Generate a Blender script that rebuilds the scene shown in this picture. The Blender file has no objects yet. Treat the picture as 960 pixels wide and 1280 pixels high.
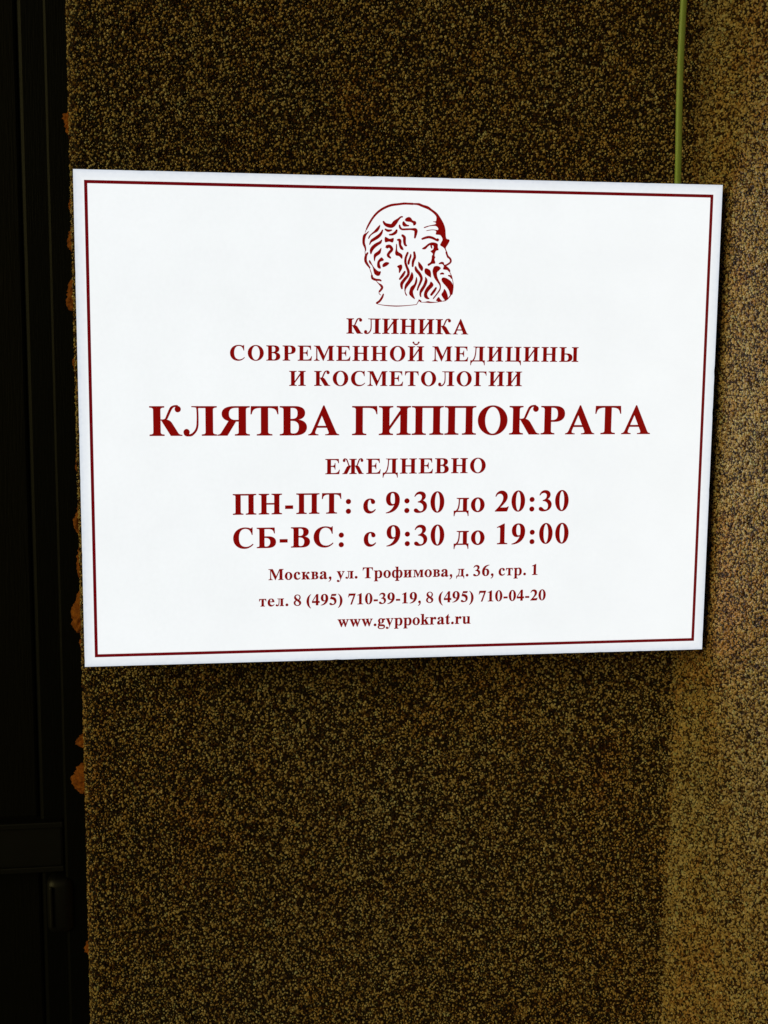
import bpy, bmesh, math, random, re
import numpy as np
from mathutils import Matrix, Vector, noise
from mathutils.geometry import delaunay_2d_cdt

scene = bpy.context.scene
C = scene.collection
random.seed(7)
rng = np.random.default_rng(11)

# ------------------------------------------------------------------ camera
cam_data = bpy.data.cameras.new('camera')
cam = bpy.data.objects.new('camera', cam_data)
C.objects.link(cam)
scene.camera = cam
cam_data.sensor_fit = 'VERTICAL'
cam_data.sensor_height = 32.0
cam_data.lens = 1668 / 1280 * 32.0
cam_data.clip_start = 0.02
cam_data.clip_end = 2000
right = Vector((0.98920746, -0.14624129, 0.00905957))
down = Vector((-0.01226733, -0.1442755, -0.98946152))
fwd = Vector((0.14600721, 0.97867158, -0.14451239))
cam.matrix_world = Matrix(((right.x, -down.x, -fwd.x, -0.20442887),
                           (right.y, -down.y, -fwd.y, -1.23040676),
                           (right.z, -down.z, -fwd.z, 0.09860998),
                           (0, 0, 0, 1)))

# ------------------------------------------------------------------ dusk light
SUN_EL, SUN_AZ = math.radians(14), math.radians(-56)      # from the left, in front of the wall
world = bpy.data.worlds.new('World')
scene.world = world
world.use_nodes = True
wn, wl = world.node_tree.nodes, world.node_tree.links
wn.clear()
wo = wn.new('ShaderNodeOutputWorld')
bg = wn.new('ShaderNodeBackground')
sky = wn.new('ShaderNodeTexSky')
sky.sky_type = 'NISHITA'
sky.sun_disc = False
sky.sun_elevation = SUN_EL
tosun = Vector((math.sin(SUN_AZ) * math.cos(SUN_EL), -math.cos(SUN_AZ) * math.cos(SUN_EL), math.sin(SUN_EL)))
sky.sun_rotation = math.atan2(tosun.x, tosun.y)
sky.dust_density = 4.0
bg.inputs['Strength'].default_value = 0.007
wl.new(sky.outputs[0], bg.inputs['Color'])
wl.new(bg.outputs[0], wo.inputs['Surface'])
sd = bpy.data.lights.new('sun', 'SUN')
sd.energy = 0.61
sd.angle = math.radians(36)
sd.color = (1.0, 0.86, 0.27)
sun = bpy.data.objects.new('sun', sd)
C.objects.link(sun)
sun.rotation_euler = tosun.to_track_quat('Z', 'Y').to_euler()
scene.view_settings.view_transform = 'Standard'
scene.view_settings.look = 'None'
scene.view_settings.exposure = 0
scene.view_settings.gamma = 1
scene.view_settings.use_curve_mapping = False


# ------------------------------------------------------------------ helpers
def new_mat(name):
    m = bpy.data.materials.new(name)
    m.use_nodes = True
    nt = m.node_tree
    nt.nodes.clear()
    out = nt.nodes.new('ShaderNodeOutputMaterial')
    p = nt.nodes.new('ShaderNodeBsdfPrincipled')
    nt.links.new(p.outputs[0], out.inputs[0])
    return m, nt, p


def nd(nt, kind, **kw):
    n = nt.nodes.new(kind)
    for k, v in kw.items():
        setattr(n, k, v)
    return n


def ramp(nt, stops, interp='LINEAR'):
    r = nt.nodes.new('ShaderNodeValToRGB')
    r.color_ramp.interpolation = interp
    e = r.color_ramp.elements
    while len(e) > 1:
        e.remove(e[-1])
    e[0].position, e[0].color = stops[0][0], (*stops[0][1], 1)
    for p, c in stops[1:]:
        k = e.new(p)
        k.color = (*c, 1)
    return r


def noise_tex(nt, scale, detail=4, rough=0.55, coord='Object', stretch=None):
    tc = nt.nodes.new('ShaderNodeTexCoord')
    n = nt.nodes.new('ShaderNodeTexNoise')
    n.inputs['Scale'].default_value = scale
    n.inputs['Detail'].default_value = detail
    n.inputs['Roughness'].default_value = rough
    if stretch:
        mp = nt.nodes.new('ShaderNodeMapping')
        mp.inputs['Scale'].default_value = stretch
        nt.links.new(tc.outputs[coord], mp.inputs[0])
        nt.links.new(mp.outputs[0], n.inputs['Vector'])
    else:
        nt.links.new(tc.outputs[coord], n.inputs['Vector'])
    return n


def link_mesh(name, verts, faces, mat, parent=None, smooth=False):
    me = bpy.data.meshes.new(name)
    me.from_pydata([tuple(v) for v in verts], [], faces)
    me.update()
    if smooth:
        me.polygons.foreach_set('use_smooth', [True] * len(me.polygons))
    if mat:
        me.materials.append(mat)
    o = bpy.data.objects.new(name, me)
    C.objects.link(o)
    o.parent = parent
    return o


def link_bm(name, bm, mat, parent=None, smooth=False):
    me = bpy.data.meshes.new(name)
    bm.to_mesh(me)
    bm.free()
    if smooth:
        me.polygons.foreach_set('use_smooth', [True] * len(me.polygons))
    if mat:
        me.materials.append(mat)
    o = bpy.data.objects.new(name, me)
    C.objects.link(o)
    o.parent = parent
    return o


def box_bm(x0, x1, y0, y1, z0, z1, bevel=0.0, seg=2, bm=None):
    own = bm or bmesh.new()
    r = bmesh.ops.create_cube(own, size=1)
    for v in r['verts']:
        v.co = Vector((x0 + (v.co.x + .5) * (x1 - x0), y0 + (v.co.y + .5) * (y1 - y0), z0 + (v.co.z + .5) * (z1 - z0)))
    if bevel:
        es = list({e for v in r['verts'] for e in v.link_edges})
        bmesh.ops.bevel(own, geom=es, offset=bevel, segments=seg, affect='EDGES', profile=0.5)
    return own


def tag(o, label=None, cat=None, group=None, kind=None):
    if label: o['label'] = label
    if cat: o['category'] = cat
    if group: o['group'] = group
    if kind: o['kind'] = kind
    return o


def empty(name, loc=(0, 0, 0)):
    o = bpy.data.objects.new(name, None)
    o.empty_display_size = 0.05
    C.objects.link(o)
    o.location = loc
    return o


# ------------------------------------------------------------------ materials
def plaster_base_mat():
    m, nt, p = new_mat('resin_bound_plaster_bed')
    v = nd(nt, 'ShaderNodeTexVoronoi')
    v.inputs['Scale'].default_value = 420
    tc = nt.nodes.new('ShaderNodeTexCoord')
    nt.links.new(tc.outputs['Object'], v.inputs['Vector'])
    sep = nd(nt, 'ShaderNodeSeparateColor')
    nt.links.new(v.outputs['Color'], sep.inputs[0])
    r = ramp(nt, [(0, (.018, .011, .006)), (.5, (.035, .022, .010)), (.68, (.20, .145, .06)), (.88, (.33, .26, .13))], 'CONSTANT')
    nt.links.new(sep.outputs[0], r.inputs[0])
    nt.links.new(r.outputs[0], p.inputs['Base Color'])
    b = nd(nt, 'ShaderNodeBump')
    b.inputs['Strength'].default_value = 0.8
    b.inputs['Distance'].default_value = 0.002
    b.invert = True
    nt.links.new(v.outputs['Distance'], b.inputs['Height'])
    nt.links.new(b.outputs[0], p.inputs['Normal'])
    p.inputs['Roughness'].default_value = 0.55
    return m


def bed_mat(name, c0, c1):
    m, nt, p = new_mat(name)
    n = noise_tex(nt, 90)
    r = ramp(nt, [(.3, c0), (.7, c1)])
    nt.links.new(n.outputs[0], r.inputs[0])
    nt.links.new(r.outputs[0], p.inputs['Base Color'])
    p.inputs['Roughness'].default_value = 0.8
    return m


def grain_mat():
    m, nt, p = new_mat('stone_grain')
    a = nd(nt, 'ShaderNodeAttribute', attribute_type='INSTANCER', attribute_name='tone')
    r = ramp(nt, [(0.00, (.030, .011, .003)), (.20, (.085, .034, .010)), (.34, (.17, .080, .024)),
                  (.43, (.36, .22, .09)), (.53, (.56, .40, .20)), (.66, (.72, .54, .31)),
                  (.82, (.84, .67, .42)), (.93, (.88, .78, .57)), (.975, (.62, .61, .44))], 'CONSTANT')
    nt.links.new(a.outputs['Fac'], r.inputs[0])
    # slow drift of the stone mix across the wall: ochre, olive and reddish patches
    tc = nt.nodes.new('ShaderNodeTexCoord')
    a2 = nd(nt, 'ShaderNodeAttribute', attribute_type='INSTANCER', attribute_name='drift')
    r2 = ramp(nt, [(0, (.95, 1.0, .92)), (.35, (1.0, .98, .82)), (.6, (1.0, .93, .66)), (.85, (1.0, .84, .50)), (1, (1.0, .72, .42))])
    nt.links.new(a2.outputs['Fac'], r2.inputs[0])
    mx = nd(nt, 'ShaderNodeMix', data_type='RGBA', blend_type='MULTIPLY')
    mx.inputs[0].default_value = 1
    nt.links.new(r.outputs[0], mx.inputs[6])
    nt.links.new(r2.outputs[0], mx.inputs[7])
    nt.links.new(mx.outputs[2], p.inputs['Base Color'])
    p.inputs['Roughness'].default_value = 0.34
    p.inputs['Specular IOR Level'].default_value = 0.5
    p.inputs['Coat Weight'].default_value = 0.3
    p.inputs['Coat Roughness'].default_value = 0.22
    p.inputs['Coat IOR'].default_value = 1.55
    return m


def simple_mat(name, c0, c1, scale, rough, bump=0.0, stretch=None, metallic=0, dist=0.001):
    m, nt, p = new_mat(name)
    n = noise_tex(nt, scale, stretch=stretch)
    r = ramp(nt, [(.3, c0), (.7, c1)])
    nt.links.new(n.outputs[0], r.inputs[0])
    nt.links.new(r.outputs[0], p.inputs['Base Color'])
    p.inputs['Roughness'].default_value = rough
    p.inputs['Metallic'].default_value = metallic
    if bump:
        b = nd(nt, 'ShaderNodeBump')
        b.inputs['Strength'].default_value = bump
        b.inputs['Distance'].default_value = dist
        nt.links.new(n.outputs[0], b.inputs['Height'])
        nt.links.new(b.outputs[0], p.inputs['Normal'])
    return m


SW, SH = 0.300, 0.225           # half width and half height of the light box


def glow_mat(name, base, inner, rim, strength, mottled=0.03):
    """Backlit acrylic: the lamps inside give a slightly cooler, weaker rim."""
    m, nt, p = new_mat(name)
    tc = nt.nodes.new('ShaderNodeTexCoord')
    sx = nd(nt, 'ShaderNodeSeparateXYZ')
    nt.links.new(tc.outputs['Object'], sx.inputs[0])

    def mth(op, a, b):
        n = nd(nt, 'ShaderNodeMath', operation=op)
        for i, v in enumerate((a, b)):
            if v is None:
                continue
            if isinstance(v, (int, float)):
                n.inputs[i].default_value = v
            else:
                nt.links.new(v, n.inputs[i])
        return n.outputs[0]
    dx = mth('SUBTRACT', SW, mth('ABSOLUTE', sx.outputs[0], None))
    dz = mth('SUBTRACT', SH, mth('ABSOLUTE', sx.outputs[2], None))
    d = mth('MINIMUM', dx, dz)
    n = noise_tex(nt, 14, 6, .6)
    n2 = noise_tex(nt, 240, 3, .6)
    d2 = mth('ADD', d, mth('MULTIPLY', mth('SUBTRACT', n2.outputs[0], .5), .004))
    r = ramp(nt, [(0, rim), (.35, tuple(a * .5 + b * .5 for a, b in zip(rim, inner))), (1, inner)])
    r.color_ramp.interpolation = 'EASE'
    nt.links.new(mth('DIVIDE', d2, .012), r.inputs[0])
    nt.links.new(r.outputs[0], p.inputs['Emission Color'])
    s = mth('MULTIPLY', mth('ADD', mth('MULTIPLY', mth('SUBTRACT', mth('ADD', mth('MULTIPLY', n.outputs[0], .65), mth('MULTIPLY', n2.outputs[0], .35)), .5), mottled * 2), 1), strength)
    nt.links.new(s, p.inputs['Emission Strength'])
    p.inputs['Base Color'].default_value = (*base, 1)
    p.inputs['Roughness'].default_value = 0.35
    return m


M_WALLTEX = plaster_base_mat()
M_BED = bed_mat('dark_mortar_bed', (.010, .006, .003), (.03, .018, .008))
M_BED_SIDE = bed_mat('brown_bed_with_glow', (.02, .010, .005), (.05, .024, .011))  # side bed lighter than the back: sign glow put into the colour
M_GRAIN = grain_mat()
M_FACE = glow_mat('backlit_white_acrylic', (.22, .23, .24), (.88, .912, .937), (.655, .705, .79), 1.0, .08)
M_RED = glow_mat('backlit_red_film', (.10, .003, .002), (.205, .0014, .0014), (.13, .0010, .0012), 1.0, .05)
M_BORDER = glow_mat('backlit_red_border_film', (.05, .002, .003), (.13, .0006, .003), (.085, .0006, .0025), 1.0, .05)
M_FACEEDGE = simple_mat('sawn_acrylic_edge', (.42, .45, .48), (.60, .62, .64), 300, .6, .5)
M_CASE = simple_mat('painted_metal_case', (.035, .035, .035), (.07, .068, .06), 120, .45, .2)
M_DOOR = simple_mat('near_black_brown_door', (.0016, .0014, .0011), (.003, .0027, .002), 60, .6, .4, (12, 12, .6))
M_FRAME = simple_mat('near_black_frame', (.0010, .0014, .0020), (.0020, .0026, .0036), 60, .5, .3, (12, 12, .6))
M_LATCH = simple_mat('black_plastic', (.003, .003, .0045), (.005, .005, .007), 80, .5, .1)
M_FOAM = simple_mat('aged_orange_foam', (.26, .060, .004), (.55, .17, .012), 260, .8, 1.0)
M_GROUND = simple_mat('paving_concrete', (.10, .095, .085), (.17, .16, .14), 9, .9, .5)


def cable_mat():
    m, nt, p = new_mat('yellow_green_sheath')
    n = noise_tex(nt, 55, 5, .6, stretch=(1, 1, .25))
    r = ramp(nt, [(.3, (.52, .80, .20)), (.7, (.64, .88, .32))])
    nt.links.new(n.outputs[0], r.inputs[0])
    nt.links.new(r.outputs[0], p.inputs['Base Color'])
    p.inputs['Roughness'].default_value = .38
    return m


M_CABLE = cable_mat()
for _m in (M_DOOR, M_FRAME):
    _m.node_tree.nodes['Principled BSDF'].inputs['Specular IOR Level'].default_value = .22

# ------------------------------------------------------------------ setting
g = bmesh.new()
bmesh.ops.create_grid(g, x_segments=8, y_segments=8, size=600)
o = link_bm('ground', g, M_GROUND)
o.location = (0, 0, -1.56)
tag(o, kind='structure')

WY = 0.070                     # plane of the back wall (sign face is y = 0)
XL = -0.3078                   # its free left edge
XC = 0.3010                    # corner with the side wall
ZB, ZT = -1.56, 1.00
RAD = 0.0085
SIDE = Vector((0.0090, -0.0700, 0)).normalized()          # the side wall runs towards the viewer
SIDE_N = Vector((SIDE.y, -SIDE.x, 0))                     # faces left into the corner
if SIDE_N.x > 0:
    SIDE_N = -SIDE_N


def extrude_profile(name, pts, mat, parent=None, z0=ZB, z1=ZT, smooth=False):
    n = len(pts)
    vs = [(x, y, z0) for x, y in pts] + [(x, y, z1) for x, y in pts]
    fs = [(i, (i + 1) % n, n + (i + 1) % n, n + i) for i in range(n)]
    fs += [tuple(range(n))[::-1], tuple(range(n, 2 * n))]
    ob = link_mesh(name, vs, fs, mat, parent, smooth)
    bm = bmesh.new()
    bm.from_mesh(ob.data)
    bmesh.ops.recalc_face_normals(bm, faces=bm.faces)
    bm.to_mesh(ob.data)
    bm.free()
    return ob


def corner_arc(k=6):
    return [(XL + RAD - RAD * math.cos(t), WY + RAD - RAD * math.sin(t)) for t in [i / k * math.pi / 2 for i in range(k + 1)]]


back = empty('plastered_wall', (0, WY, ZB))
tag(back, 'dark granular plaster wall with a rounded free edge, straight behind the lit clinic sign', 'wall')


def keep(o, parent):
    """parent without moving: geometry is written in world coordinates"""
    o.parent = parent
    o.matrix_parent_inverse = Matrix.Translation(-Vector(parent.location))
    return o


prof = [(XL, 0.34)] + corner_arc() + [(XC + .002, WY), (XC + .03, WY + .02), (XC + .03, .34)]
keep(extrude_profile('wall_body', prof, M_BED), back)

side = empty('side_wall', (XC, WY, ZB))
tag(side, 'granular plaster return wall at the right, brightly lit by the glowing sign beside it', 'wall')
e0 = Vector((XC, WY, 0)) - SIDE * .02
L1 = 1.10
e1 = Vector((XC, WY, 0)) + SIDE * L1
thick = -SIDE_N * 0.35
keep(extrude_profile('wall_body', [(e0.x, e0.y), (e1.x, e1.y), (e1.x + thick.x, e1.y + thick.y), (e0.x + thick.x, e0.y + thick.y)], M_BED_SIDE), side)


# ------------------------------------------------------------------ grains
def grain_group(mat):
    ng = bpy.data.node_groups.new('grain_scatter', 'GeometryNodeTree')
    ng.interface.new_socket('Geometry', in_out='INPUT', socket_type='NodeSocketGeometry')
    ng.interface.new_socket('Geometry', in_out='OUTPUT', socket_type='NodeSocketGeometry')
    N, Lk = ng.nodes, ng.links
    gi, go = N.new('NodeGroupInput'), N.new('NodeGroupOutput')
    m2p = N.new('GeometryNodeMeshToPoints')
    ico = N.new('GeometryNodeMeshIcoSphere')
    ico.inputs['Radius'].default_value = 1
    ico.inputs['Subdivisions'].default_value = 1
    sm = N.new('GeometryNodeSetMaterial')
    sm.inputs['Material'].default_value = mat
    iop = N.new('GeometryNodeInstanceOnPoints')
    ar = N.new('GeometryNodeInputNamedAttribute')
    ar.data_type = 'FLOAT_VECTOR'
    ar.inputs['Name'].default_value = 'rot'
    asc = N.new('GeometryNodeInputNamedAttribute')
    asc.data_type = 'FLOAT_VECTOR'
    asc.inputs['Name'].default_value = 'scl'
    Lk.new(gi.outputs[0], m2p.inputs['Mesh'])
    Lk.new(m2p.outputs[0], iop.inputs['Points'])
    Lk.new(ico.outputs['Mesh'], sm.inputs['Geometry'])
    Lk.new(sm.outputs[0], iop.inputs['Instance'])
    Lk.new(ar.outputs['Attribute'], iop.inputs['Rotation'])
    Lk.new(asc.outputs['Attribute'], iop.inputs['Scale'])
    Lk.new(iop.outputs[0], go.inputs[0])
    return ng


GG = grain_group(M_GRAIN)
PITCH = 0.00212


def scatter(parent, path, z0, z1, light=1.0, size=1.0, warm=0.0):
    """path: function s -> (x, y, nx, ny), total length in path.length"""
    PT = PITCH * size
    ns, nz = int(path.length / PT), int((z1 - z0) / (PT * .88))
    S, Z = np.meshgrid(np.arange(ns), np.arange(nz))
    S = S.astype(float) + .5 * (Z % 2)
    S = (S + rng.uniform(-.42, .42, S.shape)) * PT
    Z = (Z + rng.uniform(-.42, .42, Z.shape)) * PT * .88 + z0
    S, Z = S.ravel(), Z.ravel()
    n = len(S)
    x, y, nx, ny = path(np.clip(S, 0, path.length))
    h = rng.uniform(-.0009, .0008, n)
    co = np.stack([x + nx * h, y + ny * h, Z], 1)
    me = bpy.data.meshes.new('plaster_grain')
    me.vertices.add(n)
    me.vertices.foreach_set('co', co.ravel())
    rot = rng.uniform(0, 6.283, (n, 3))
    base = rng.uniform(.00066, .00148, (n, 1)) * size
    scl = base * rng.uniform(.72, 1.35, (n, 3))
    a = me.attributes.new('rot', 'FLOAT_VECTOR', 'POINT')
    a.data.foreach_set('vector', rot.ravel())
    a = me.attributes.new('scl', 'FLOAT_VECTOR', 'POINT')
    a.data.foreach_set('vector', scl.ravel())
    a = me.attributes.new('tone', 'FLOAT', 'POINT')
    tone = rng.uniform(0, .9999, n)
    ci = np.floor(S / .0042 + .35 * np.sin(Z * 900)).astype(int) * 4001 + np.floor(Z / .0036 + .35 * np.sin(S * 1100)).astype(int)
    cell = rng.uniform(0, .9999, 65536)[(ci * 40503) % 65536]
    tone = np.where(rng.uniform(0, 1, n) < .33, np.clip(cell + rng.uniform(-.1, .1, n), 0, .9999), tone)
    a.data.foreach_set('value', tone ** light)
    a = me.attributes.new('drift', 'FLOAT', 'POINT')
    ph = rng.uniform(0, 6.28, 24)
    k = rng.normal(0, 1, (24, 2)) * np.geomspace(8, 160, 24)[:, None]
    d = sum(np.sin(k[i, 0] * S + k[i, 1] * Z + ph[i]) for i in range(24)) / 24 ** .5
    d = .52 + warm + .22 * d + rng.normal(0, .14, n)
    a.data.foreach_set('value', np.clip(d, 0, 1))
    o = bpy.data.objects.new('plaster_grain', me)
    C.objects.link(o)
    keep(o, parent)
    md = o.modifiers.new('grains', 'NODES')
    md.node_group = GG
    tag(o, kind='stuff')
    return o


class BackPath:
    a = .12
    b = RAD * math.pi / 2
    c = XC - (XL + RAD)
    length = a + b + c

    def __call__(self, s):
        t = np.clip((s - self.a) / self.b, 0, 1) * math.pi / 2
        x = XL + RAD - RAD * np.cos(t)
        y = WY + RAD - RAD * np.sin(t)
        y = y + np.clip(self.a - s, 0, None)
        x = x + np.clip(s - self.a - self.b, 0, None)
        return x, y, -np.cos(t), -np.sin(t)


class SidePath:
    length = .62

    def __call__(self, s):
        return XC + SIDE.x * s, WY + SIDE.y * s, SIDE_N.x + 0 * s, SIDE_N.y + 0 * s


scatter(back, BackPath(), -.78, .56)
class CornerPath:
    R = .0045
    length = .0045 * math.pi / 2

    def __call__(self, s):
        t = s / self.length * math.pi / 2
        return XC - self.R + self.R * np.sin(t), WY - self.R + self.R * np.cos(t), -np.sin(t), -np.cos(t)


scatter(side, SidePath(), -.78, .56, .52, 1.12, .13)  # lighter mix here: part of the sign's glow is in the grain colour
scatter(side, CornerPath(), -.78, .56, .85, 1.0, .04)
# beyond the close-up zone the same plaster as relief in the material, as bands flush above the bed
for (za, zb) in ((ZB, -.78), (.56, ZT)):
    p2 = [(XL - .0009, 0.335)] + [(x - .0009 * (1 - i / 6), y - .0009 * i / 6) for i, (x, y) in enumerate(corner_arc())] + [(XC, WY - .0009), (XC, WY + .01), (XL + .02, .335)]
    keep(extrude_profile('plaster_coat', p2, M_WALLTEX, z0=za, z1=zb), back)
    s0, s1 = Vector((XC, WY, 0)), Vector((XC, WY, 0)) + SIDE * (L1 - .001)
    q = SIDE_N * .0009
    keep(extrude_profile('plaster_coat', [(s0.x + q.x, s0.y + q.y), (s1.x + q.x, s1.y + q.y), (s1.x - q.x, s1.y - q.y), (s0.x - q.x, s0.y - q.y)], M_WALLTEX, z0=za, z1=zb), side)
s0, s1 = Vector((XC, WY, 0)) + SIDE * .62, Vector((XC, WY, 0)) + SIDE * (L1 - .001)
keep(extrude_profile('plaster_coat', [(s0.x + q.x, s0.y + q.y), (s1.x + q.x, s1.y + q.y), (s1.x - q.x, s1.y - q.y), (s0.x - q.x, s0.y - q.y)], M_WALLTEX, z0=-.78, z1=.56), side)


# ------------------------------------------------------------------ foam squeezed out beside the wall edge
def foam(x, z0, z1, seed, hook=0.0):
    """a squeezed-out lump; x = how far left it reaches"""
    bm = bmesh.new()
    bmesh.ops.create_icosphere(bm, subdivisions=5, radius=1)
    hz, cx = (z1 - z0) / 2, XL + .003
    w = cx - x
    for v in bm.verts:
        c = v.co.copy()
        n = noise.fractal(c * 1.3 + Vector((seed, 0, 0)), 1, 2, 4) * .36 + noise.fractal(c * 4.2 + Vector((0, seed, 0)), .6, 2.1, 5) * .22
        s = 1 + n
        sag = 1 + hook * c.z
        v.co = Vector((cx + c.x * w * s * sag * .80, .097 + c.y * .012 * s, (z0 + z1) / 2 + c.z * hz * (1 + n * .25)))
    keep(link_bm('foam_lump', bm, M_FOAM, smooth=True), back)


for a in ((-.3150, .262, .2895, 1, .35), (-.3132, .154, .186, 2), (-.3158, .100, .138, 3, -.4), (-.3098, -.062, -.026, 4),
          (-.3128, -.118, -.085, 5), (-.3122, -.165, -.125, 6), (-.3106, -.235, -.218, 13), (-.3108, .04, .062, 14), (-.3112, .190, .215, 15), (-.3168, -.221, -.164, 7, -.35), (-.3235, -.384, -.350, 8, .2),
          (-.3150, -.335, -.318, 10), (-.3145, -.553, -.540, 9)):
    foam(a[0] - .0020, *a[1:])

# ------------------------------------------------------------------ the dark door in the recess at the left
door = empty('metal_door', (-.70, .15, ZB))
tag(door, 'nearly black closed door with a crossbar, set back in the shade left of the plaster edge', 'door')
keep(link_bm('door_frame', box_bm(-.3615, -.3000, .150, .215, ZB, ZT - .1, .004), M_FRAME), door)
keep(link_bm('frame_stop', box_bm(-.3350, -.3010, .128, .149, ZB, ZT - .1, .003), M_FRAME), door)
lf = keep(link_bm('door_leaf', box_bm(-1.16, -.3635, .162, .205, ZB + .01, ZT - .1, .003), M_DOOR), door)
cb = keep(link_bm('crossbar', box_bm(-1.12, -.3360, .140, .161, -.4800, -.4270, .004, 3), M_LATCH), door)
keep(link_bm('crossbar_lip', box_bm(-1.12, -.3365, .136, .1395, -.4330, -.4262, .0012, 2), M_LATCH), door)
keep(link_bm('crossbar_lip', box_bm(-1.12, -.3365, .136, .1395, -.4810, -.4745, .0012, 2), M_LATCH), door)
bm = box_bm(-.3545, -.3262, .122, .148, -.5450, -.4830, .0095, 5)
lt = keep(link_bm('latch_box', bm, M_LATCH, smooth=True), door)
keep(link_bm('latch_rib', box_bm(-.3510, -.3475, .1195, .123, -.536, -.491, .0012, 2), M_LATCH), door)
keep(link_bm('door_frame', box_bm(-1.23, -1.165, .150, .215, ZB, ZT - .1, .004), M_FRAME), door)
# the wall goes on beyond and above the door
b2 = keep(extrude_profile('wall_body', [(-2.6, WY + .002), (-1.225, WY + .002), (-1.225, .34), (-2.6, .34)], M_WALLTEX), back)
b3 = keep(link_bm('door_head', box_bm(-1.224, XL - .002, WY + .004, .335, ZT - .097, ZT, 0), M_WALLTEX), back)
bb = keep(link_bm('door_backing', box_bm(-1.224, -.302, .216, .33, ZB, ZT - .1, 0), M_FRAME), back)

# unseen slab added above the view to shade the upper part of both walls
tag(link_bm('added_shade_slab', box_bm(-1.30, 1.2, -.65, .33, ZT + .002, ZT + .06, 0), M_GROUND), kind='structure')

# ------------------------------------------------------------------ cable
cu = bmesh.new()
cab_c = Vector((.2655, .026, 0))
cpts = []
for i in range(61):
    z = .205 + (.95 - .205) * i / 60
    x = .2664 + .0012 * math.cos((z - .21) * 22) * math.exp(-((z - .25) / .25) ** 2)
    cpts.append(Vector((x, .030 + .003 * math.sin(z * 6), z)))
rings = []
SEG = 20
for p in cpts:
    ring = []
    for j in range(SEG):
        t = j / SEG * math.tau
        rr = .0031 * (1 - .13 * max(0, math.cos(2 * (t + 1.35))) ** 6)       # shallow groove between the cores
        ring.append(cu.verts.new(p + Vector((math.cos(t) * rr * 1.05, math.sin(t) * rr * .8, 0))))
    rings.append(ring)
for a, b in zip(rings, rings[1:]):
    for j in range(SEG):
        cu.faces.new((a[j], a[(j + 1) % SEG], b[(j + 1) % SEG], b[j]))
cu.faces.new(rings[0][::-1])
cu.faces.new(rings[-1])
cab = link_bm('power_cable', cu, M_CABLE, smooth=True)
tag(cab, 'yellow-green cable coming down the corner into the top of the lit sign', 'cable')

# ------------------------------------------------------------------ flat print: paths, strokes, letters
def bez(p0, p1, p2, p3, n):
    out = []
    for i in range(1, n + 1):
        t = i / n
        u = 1 - t
        out.append((u * u * u * p0[0] + 3 * u * u * t * p1[0] + 3 * u * t * t * p2[0] + t ** 3 * p3[0],
                    u * u * u * p0[1] + 3 * u * u * t * p1[1] + 3 * u * t * t * p2[1] + t ** 3 * p3[1]))
    return out


def path(s, n=9):
    tok = s.replace('Z', '').split()
    pts, i, cmd = [], 0, 'M'
    while i < len(tok):
        if tok[i].isalpha():
            cmd = tok[i]
            i += 1
        k = {'M': 2, 'L': 2, 'Q': 4, 'C': 6}[cmd]
        v = [float(q) for q in tok[i:i + k]]
        i += k
        if cmd in 'ML':
            pts.append((v[0], v[1]))
        elif cmd == 'Q':
            a, c, b = pts[-1], (v[0], v[1]), (v[2], v[3])
            pts += bez(a, (a[0] + 2 / 3 * (c[0] - a[0]), a[1] + 2 / 3 * (c[1] - a[1])),
                       (b[0] + 2 / 3 * (c[0] - b[0]), b[1] + 2 / 3 * (c[1] - b[1])), b, n)
        else:
            pts += bez(pts[-1], v[0:2], v[2:4], v[4:6], n)
    return pts


def ell(cx, cy, rx, ry, n=40):
    return [(cx + rx * math.cos(i / n * math.tau), cy + ry * math.sin(i / n * math.tau)) for i in range(n)]


def rect(x0, y0, x1, y1):
    return [(x0, y0), (x1, y0), (x1, y1), (x0, y1)]


def stem(x0, x1, y0, y1, tl=85, tr=85, bl=85, br=85, th=25, br_h=84):
    """upright with bracketed hairline serifs; a serif length of 0 leaves that corner square"""
    def corner(x, y, sx, sy, ln):
        if not ln:
            return [(x, y)]
        q = [(x + sx * ln, y), (x + sx * ln, y + sy * th)]
        q += bez((x + sx * ln * .75, y + sy * (th + 2)), (x + sx * ln * .25, y + sy * (th + 8)), (x, y + sy * (th + 18)), (x, y + sy * br_h), 6)
        return q
    a = corner(x0, y0, -1, 1, bl)          # runs outside -> inside
    b = corner(x0, y1, -1, -1, tl)
    c = corner(x1, y1, 1, -1, tr)
    d = corner(x1, y0, 1, 1, br)
    return a + b[::-1] + c + d[::-1]


def catmull(pts, n=5, closed=False):
    out, m = [], len(pts)
    rngi = range(m) if closed else range(m - 1)
    for i in rngi:
        if closed:
            p = [pts[(i + k) % m] for k in (-1, 0, 1, 2)]
        else:
            p = [pts[max(0, i - 1)], pts[i], pts[i + 1], pts[min(m - 1, i + 2)]]
        for s in range(n):
            t = s / n
            out.append(tuple(.5 * (2 * p[1][k] + (p[2][k] - p[0][k]) * t + (2 * p[0][k] - 5 * p[1][k] + 4 * p[2][k] - p[3][k]) * t * t
                                   + (3 * p[1][k] - p[0][k] - 3 * p[2][k] + p[3][k]) * t ** 3) for k in range(len(p[0]))))
    if not closed:
        out.append(tuple(pts[-1]))
    return out


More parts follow.
